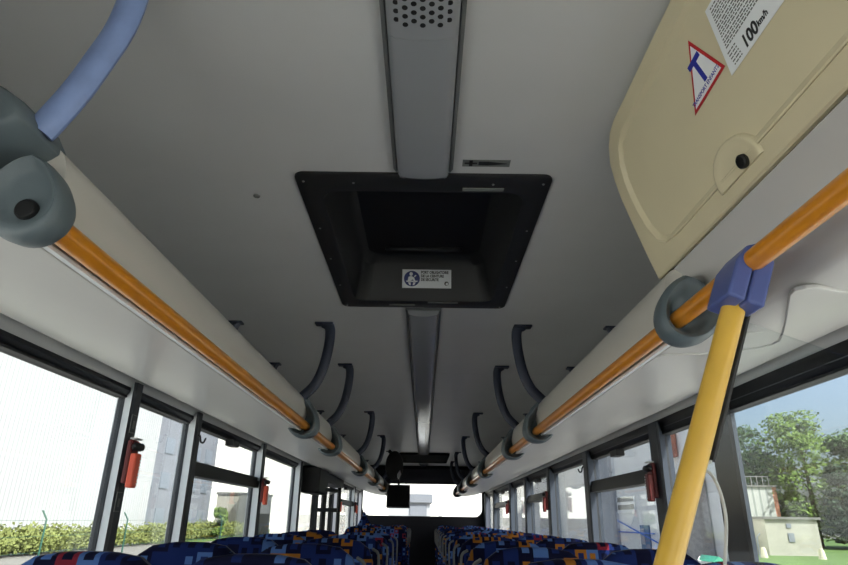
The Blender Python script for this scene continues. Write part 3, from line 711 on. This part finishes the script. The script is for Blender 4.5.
# ------------------------------------------------------------------ seats
def make_seat(hs=0):
    t = thing('bus_seat', 'x', 'seat', (0, 0, FZ + .3), group='checked bus seats', local=True)
    H = -.09 - (FZ + .3)      # height of the backrest top above the podium
    hw_ = .212
    def sect(k, dy):         # outline of the backrest in x,z
        out = []
        for x, z in ((-.195, .42), (-.205, .60), (-.208, .80), (-.200, H - .10), (-.178, H - .045), (-.13, H - .012), (-.06, H - .001), (0, H), (.06, H - .001), (.13, H - .012), (.178, H - .045), (.200, H - .10), (.208, .80), (.205, .60), (.195, .42)):
            zz = .72 + (z - .72) * (1 - (1 - k) * .28)
            out.append((x * k, dy + (z - .42) * .16 - .09, zz))
        return out
    bm = bmesh.new(); loft(bm, [sect(.86, -.045), sect(.95, -.040), sect(1, -.022), sect(1.0, .004)]); build('backrest', bm, K['fabric'], t, ang=70)
    bm = bmesh.new(); loft(bm, [sect(1.005, .004), sect(1.0, .022), sect(.93, .036)]); build('back_shell', bm, K['shell'], t, ang=50)
    bm = bmesh.new(); prism_x(bm, [(-.42, .40), (-.44, .44), (-.42, .475), (-.36, .485), (-.10, .465), (-.04, .45), (-.04, .38), (-.38, .37)], -.205, .205); build('cushion', bm, K['fabric'], t, bevel=.02, bseg=3)
    bm = bmesh.new(); box(bm, -.15, .15, -.36, -.06, .33, .375); tube(bm, [(0, -.2, 0), (0, -.2, .34)], .035, 10); box(bm, -.09, .09, -.33, -.07, 0, .02); build('pedestal', bm, K['shell'], t)
    if hs:
        bm = bmesh.new(); tube(bm, spline([(hs * .195, .02, H - .27), (hs * .222, -.01, H - .24), (hs * .228, -.03, H - .16), (hs * .226, -.01, H - .07), (hs * .196, .012, H - .045)], 5), .0065, 8); build('grab_handle', bm, K['inkgrey'], t)
    return t
protos = {k: make_seat(k) for k in (0, -1, 1)}; used = set()
ORD = 'first second third fourth fifth sixth seventh eighth ninth tenth eleventh twelfth thirteenth'.split()
def seat(x, y, lab, dz=0):
    k = (1 if x < 0 else -1) if abs(abs(x) - .425) < .001 else 0
    o = protos[k] if k not in used else copy_tree(protos[k]); used.add(k)
    o.location = (x, y, FZ + .3 + dz); o['label'] = lab; o['base'] = (x, y, FZ + .3 + dz)
    return o
rowsL = [1.70, 2.42, 3.14, 3.86, 4.58, 5.28, 8.72, 9.42, 10.12, 10.80]
rowsR = [1.70 + .725 * k for k in range(13)]
for i, y in enumerate(rowsL):
    tail = ', directly behind the middle door' if i == 6 else ''
    seat(-.855, y, 'blue checked window seat in the %s row on the left%s' % (ORD[i], tail)); seat(-.425, y, 'blue checked aisle seat in the %s row on the left%s' % (ORD[i], tail))
for i, y in enumerate(rowsR):
    seat(.425, y, 'blue checked aisle seat in the %s row on the right' % ORD[i]); seat(.855, y, 'blue checked window seat in the %s row on the right' % ORD[i])
for x, l in ((-.86, 'left end'), (-.43, 'left of centre'), (.43, 'right of centre'), (.86, 'right end')):
    seat(x, 11.55, 'dark blue seat of the rear bench, %s' % l, 0)
bm = bmesh.new(); prism_y(bm, [(-1.02, -.11), (-.79, -.11), (-.86, .0), (-.905, .10), (-.925, .10), (-.97, .0)], 10.02, 10.07)
tag(build('sunlit_seat_corner', bm, K['fabric'], bevel=.012), 'triangular checked fabric cushion standing on a far left seat', 'cushion')

# ------------------------------------------------------------------ EXTERIOR
GZ = -2.4
o = struct('ground', B(-160, 160, -60, 260, GZ - .2, GZ), K['asphalt'], smooth=False)
struct('bounce_paving', B(-15, 15, -60, 5, GZ, GZ + .04), K['bounce_apron'], smooth=False)  # pale paving added out of view to bounce light onto the ceiling
struct('lawn', B(19.2, 120, 10, 130, GZ, GZ + .03), K['lawn'], smooth=False)
struct('lawn', B(-40, -22, 60, 160, GZ, GZ + .03), K['lawn'], smooth=False)
def building(name, label, m, x0, x1, y0, y1, h, roofm='roofdark', group=None):
    t = thing(name, label, 'building', ((x0 + x1) / 2, (y0 + y1) / 2, GZ), group)
    build('walls', B(x0, x1, y0, y1, GZ, h), K[m], t, smooth=False)
    build('roof', B(x0 - .15, x1 + .15, y0 - .15, y1 + .15, h, h + .3), K[roofm], t, smooth=False)
    return t
wh = building('warehouse', 'huge white ribbed warehouse filling the near left windows', 'clad', -60, -28, -20, 64.5, 16, 'clad')
gb = building('office_building', 'grey office building beyond the white warehouse on the left', 'greybuild', -60, -31, 67, 92, 12)
for i in range(5):
    for j in range(3):
        y, z = 69 + i * 4.6, -1 + j * 4
        build('window', B(-31.05, -30.9, y, y + 2.6, z, z + 1.8), K['glassgrey'], gb, smooth=False)
building('hall', 'tall white hall far beyond the left windows', 'render', -70, -34, 100, 190, 13)
building('shed', 'small light shed in front of the tall white hall on the left', 'concrete', -30, -24, 92, 100, 3.0)
rb = building('rear_hall', 'bright white hall seen through the rear window', 'render', -20, 16.5, 84, 100, 12)
build('doorway', B(-2.5, -.2, 83.8, 84.05, GZ, 1.2), K['palebuild'], rb, smooth=False)
gs = thing('kiosk', 'grey box shaped kiosk with window behind the rear window', 'kiosk', (-.3, 41, GZ))
build('walls', B(-2.2, .42, 40, 43, GZ, 1.0), K['palebuild'], gs, smooth=False); build('roof', B(-2.3, .55, 39.8, 43.2, 1.0, 1.5), K['greybuild'], gs, smooth=False)
build('window', B(-.85, .2, 39.93, 40.02, -.1, .9), K['greybuild'], gs, smooth=False); build('post', B(.95, 1.15, 40, 40.2, GZ, 1.5), K['palebuild'], gs, smooth=False)

wb = thing('white_workshop', 'white rendered workshop with blue door outside the right windows', 'building', (22, 62, GZ))
bm = bmesh.new(); fp = [(18, 35.9), (34, 69), (34, 90), (18, 90)]
loft(bm, [[(x, y, z) for x, y in fp] for z in (GZ, 9)]); build('walls', bm, K['render'], wb, smooth=False)
bm = bmesh.new(); loft(bm, [[(x, y, z) for x, y in fp] for z in (9, 9.3)]); build('roof', bm, K['roofdark'], wb, smooth=False)
dd = build('door', B(17.9, 18.05, 51.2, 53.3, GZ, -.15), K['bluepaint'], wb, smooth=False)
build('door_glass', B(17.86, 17.92, 52.3, 53.1, -1.6, -.4), K['palebuild'], dd, smooth=False, off=False)
for (y0, y1, z0, z1) in ((62, 64, -.6, .1), (66, 68, -.6, .1)): build('window', B(17.93, 18.03, y0, y1, z0, z1), K['greybuild'], wb, smooth=False)
build('corner_pier', B(17.7, 18.2, 59, 66, GZ, 9), K['palebuild'], wb, smooth=False)
build('white_band', B(17.75, 18.1, 58.9, 62, 3.0, 9), K['paper'], wb, smooth=False)
sg = build('wall_sign', B(17.93, 18.0, 54.0, 59.0, .8, 2.2), K['paper'], wb, smooth=False)
bm = bmesh.new()
for (y0, y1, z) in ((54.3, 58.6, 1.75), (54.3, 58.6, 1.1)):
    y = y0
    while y < y1: box(bm, 17.90, 17.935, y, y + .35, z, z + .4); y += .5
build('sign_lettering', bm, K['inkgrey'], sg, smooth=False, off=False)
bm = bmesh.new(); tube(bm, [(17.85, 48, -1.6), (17.85, 58.5, .1), (17.85, 63.5, 1.3)], .05, 6); build('blue_pipe', bm, K['bluecable'], wb)
bm = bmesh.new(); tube(bm, [(17.85, 50, -.75), (17.85, 66, -.75)], .05, 6); build('blue_pipe', bm, K['bluecable'], wb)
pr = thing('rendered_pier', 'rough grey pier with brick corner behind the yellow pole', 'pier', (16.8, 41.5, GZ))
build('pier', B(16.3, 17.9, 40.0, 42.1, GZ, 3.0), K['greypier'], pr, smooth=False)
build('brick_corner', B(16.25, 17.9, 42.1, 43.2, GZ, 2.8), K['brick'], pr, smooth=False)
build('brick_cap', B(17.3, 17.9, 43.6, 44.8, 4.4, 6.3), K['brick'], wb, smooth=False)
cb_ = thing('ribbed_shed', 'white ribbed shed with brick edge beside the trees', 'building', (38, 78, GZ))
build('walls', B(35.6, 41.4, 75, 84, GZ, 4.2), K['cladX'], cb_, smooth=False)
build('brick_edge', B(41.4, 41.9, 75, 84, GZ, 4.2), K['brick'], cb_, smooth=False)
build('roof', B(35.4, 42.0, 74.8, 84.2, 4.2, 4.4), K['roofdark'], cb_, smooth=False)
bm = bmesh.new()
for k in range(7): tube(bm, [(37.2 + k * .68, 75.2, 4.4), (37.2 + k * .68, 75.2, 5.5)], .05, 6)
tube(bm, [(37.2, 75.2, 5.4), (41.3, 75.2, 5.4)], .05, 6); build('roof_railing', bm, K['steel'], cb_)
lc = thing('concrete_outbuilding', 'low flat roofed white outbuilding on the lawn before the trees', 'building', (31, 56, GZ))
build('walls', B(29.2, 33.7, 55, 59.5, GZ, .48), K['concrete'], lc, smooth=False)
build('roof', B(29.0, 33.95, 54.8, 59.8, .48, .68), K['roofdark'], lc, smooth=False)
build('door', B(31.0, 31.5, 54.93, 55.0, -1.3, -.6), K['greybuild'], lc, smooth=False); build('vent', B(31.0, 31.4, 54.93, 55.0, -.2, .15), K['greybuild'], lc, smooth=False)

def leaves(bm, c, r, n, size, rnd, shell=.55):
    for _ in range(n):
        while True:
            v = Vector((rnd.uniform(-1, 1), rnd.uniform(-1, 1), rnd.uniform(-1, 1)))
            if 0.05 < v.length <= 1: break
        v = v.normalized() * (shell + (1 - shell) * rnd.random())
        p = Vector(c) + Vector((v.x * r[0], v.y * r[1], v.z * r[2]))
        a = Vector((rnd.uniform(-1, 1), rnd.uniform(-1, 1), rnd.uniform(-1, 1))).normalized(); b = a.orthogonal().normalized()
        s_ = size * rnd.uniform(.6, 1.3)
        bm.faces.new([bm.verts.new(p + a * s_), bm.verts.new(p + b * s_ * .6), bm.verts.new(p - a * s_), bm.verts.new(p - b * s_ * .6)])
def tree(x, y, h, w, m, label, seed, n=46, conifer=False, group='trees behind the right buildings'):
    rnd = random.Random(seed); t = thing('tree', label, 'tree', (x, y, GZ), group)
    bm = bmesh.new()
    for k in range(n):
        u = rnd.random()
        z = GZ + h * (.10 + .88 * u)
        rad = w * (1 - u) ** .8 if conifer else w * math.sqrt(max(.05, 1 - ((u - .42) / .62) ** 2))
        a = rnd.uniform(0, 2 * PI); q = rad * rnd.uniform(.35, .85)
        br = h * (.07 if conifer else .10) * rnd.uniform(.7, 1.2)
        leaves(bm, (x + q * math.cos(a), y + q * math.sin(a), z), (br * 1.3, br * 1.3, br * (.55 if conifer else .8)), 130, .26, rnd)
    build('crown', bm, K[m], t, smooth=False)
    bm = bmesh.new(); tube(bm, [(x, y, GZ), (x + .1, y, GZ + h * .4), (x, y, GZ + h * .85)], [h * .022, h * .015, h * .004], 8)
    for k in range(6):
        a = k * 1.1; z = GZ + h * (.25 + .09 * k); tube(bm, [(x, y, z), (x + w * .6 * math.cos(a), y + w * .6 * math.sin(a), z + h * .12)], [h * .007, h * .002], 5)
    build('trunk', bm, K['bark'], t)
tree(46.5, 76, 15.6, 5.0, 'leafA', 'tall light green tree in the middle of the tree group', 1, 70)
tree(41.5, 80, 14.6, 3.2, 'leafB', 'slender mid green tree behind the ribbed shed', 2, 44)
tree(38.8, 82, 13.4, 2.4, 'leafB', 'thin green tree standing leftmost behind the ribbed shed', 3, 30)
tree(51.2, 74, 13.0, 4.0, 'leafB', 'broad green tree right of the tall light green tree', 4, 60)
tree(46.8, 71, 8.8, 3.4, 'leafC', 'dark low conifer in front of the tall light green tree', 5, 46, True)
tree(51.0, 68, 8.0, 3.0, 'leafA', 'low bright green tree right of the dark conifer', 6, 40)
tree(57.5, 76, 12.0, 4.0, 'leafC', 'dark tree at the right end of the tree group', 7, 50)
def hedge(name, x0, x1, y0, y1, h, m, label, seed, n):
    rnd = random.Random(seed); bm = bmesh.new()
    for k in range(n):
        y = rnd.uniform(y0, y1); x = rnd.uniform(x0, x1); b = rnd.uniform(.5, 1.0) * h
        leaves(bm, (x, y, GZ + b * .55), (b * .8, b * .9, b * .5), 90, .13, rnd, .5)
    tag(build(name, bm, K[m], smooth=False), label, 'hedge', kind='stuff')
hedge('hedge', -25.5, -24, 26, 66, 1.9, 'hedge', 'yellow green hedge along the foot of the white warehouse', 11, 210)
hedge('hedge', -26.5, -24.5, 68, 89, 2.0, 'hedge', 'green hedge further along before the grey building', 12, 120)
tree(-23.5, 74, 3.2, .8, 'leafA', 'small young tree by the far hedge on the left', 15, 14, group='trees on the left verge')
for i, (y, l) in enumerate(((31.0, 'nearest green cranked fence post before the warehouse hedge'), (39.5, 'second green cranked fence post before the warehouse hedge'), (48.5, 'third green cranked fence post before the warehouse hedge'), (58.0, 'fourth green cranked fence post before the warehouse hedge'))):
    bm = bmesh.new(); x = -18.2
    tube(bm, [(x, y, GZ), (x, y, GZ + 2.15), (x - .28, y, GZ + 2.55)], .045, 8); tag(build('fence_post', bm, K['green']), l, 'fence post', 'green fence posts')
bm = bmesh.new()
for z in (.7, 1.4, 2.1): tube(bm, [(-18.2, 10, GZ + z), (-18.2, 82, GZ + z)], .008, 4)
tag(build('fence_wire', bm, K['green']), 'thin green fence wires strung between the cranked posts', 'fence', kind='stuff')
for (x, y, l) in ((26.6, 51, 'pale stone bollard left of the outbuilding'), (30.5, 50, 'pale stone bollard before the outbuilding'), (32.2, 47, 'pale stone bollard right, nearer the bus')):
    bm = bmesh.new(); tube(bm, [(x, y, GZ), (x, y, GZ + .6), (x, y, GZ + .8)], [.28, .2, .12], 10); tag(build('bollard', bm, K['stone']), l, 'bollard', 'bollards on the lawn')
for (x, y, l) in ((26.0, 50.5, 'dark cranked fence post by the white workshop corner'), (26.4, 35.5, 'dark cranked fence post at the right of the lawn')):
    bm = bmesh.new(); tube(bm, [(x, y, GZ), (x, y, GZ + 1.5), (x + .3, y, GZ + 1.8)], .045, 8); tag(build('fence_post', bm, K['greybuild']), l, 'fence post', 'dark fence posts on the lawn')
bt = thing('covered_dinghy', 'small white dinghy with green stripe lying by the workshop corner', 'boat', (14.6, 33.2, GZ), local=True)
bm = bmesh.new(); loft(bm, [[(x * k, y, z * k2 + .2) for x, z in ((-.5, .45), (-.35, 0), (.35, 0), (.5, .45))] for y, k, k2 in ((-.9, .75, 1), (0, 1, 1), (.7, .8, 1.1), (1.2, .15, 1.4))])
build('hull', bm, K['render'], bt); bm = bmesh.new(); loft(bm, [[(x * k, y, z + .2) for x, z in ((-.46, .47), (0, .72), (.46, .47))] for y, k in ((-.9, .75), (0, 1), (.7, .8), (1.1, .2))]); build('cover', bm, K['greenpost'], bt)

# ------------------------------------------------------------------ lift everything so the bus floor lies at z = 0
for o in list(S.objects):
    if o.parent is None: o.location.z += EYE
    for k in ('base', 'local'):
        if k in o: del o[k]
    if o.get('category') is None and o.parent is None and o.get('kind') is None and o.type == 'MESH': o['kind'] = 'structure'
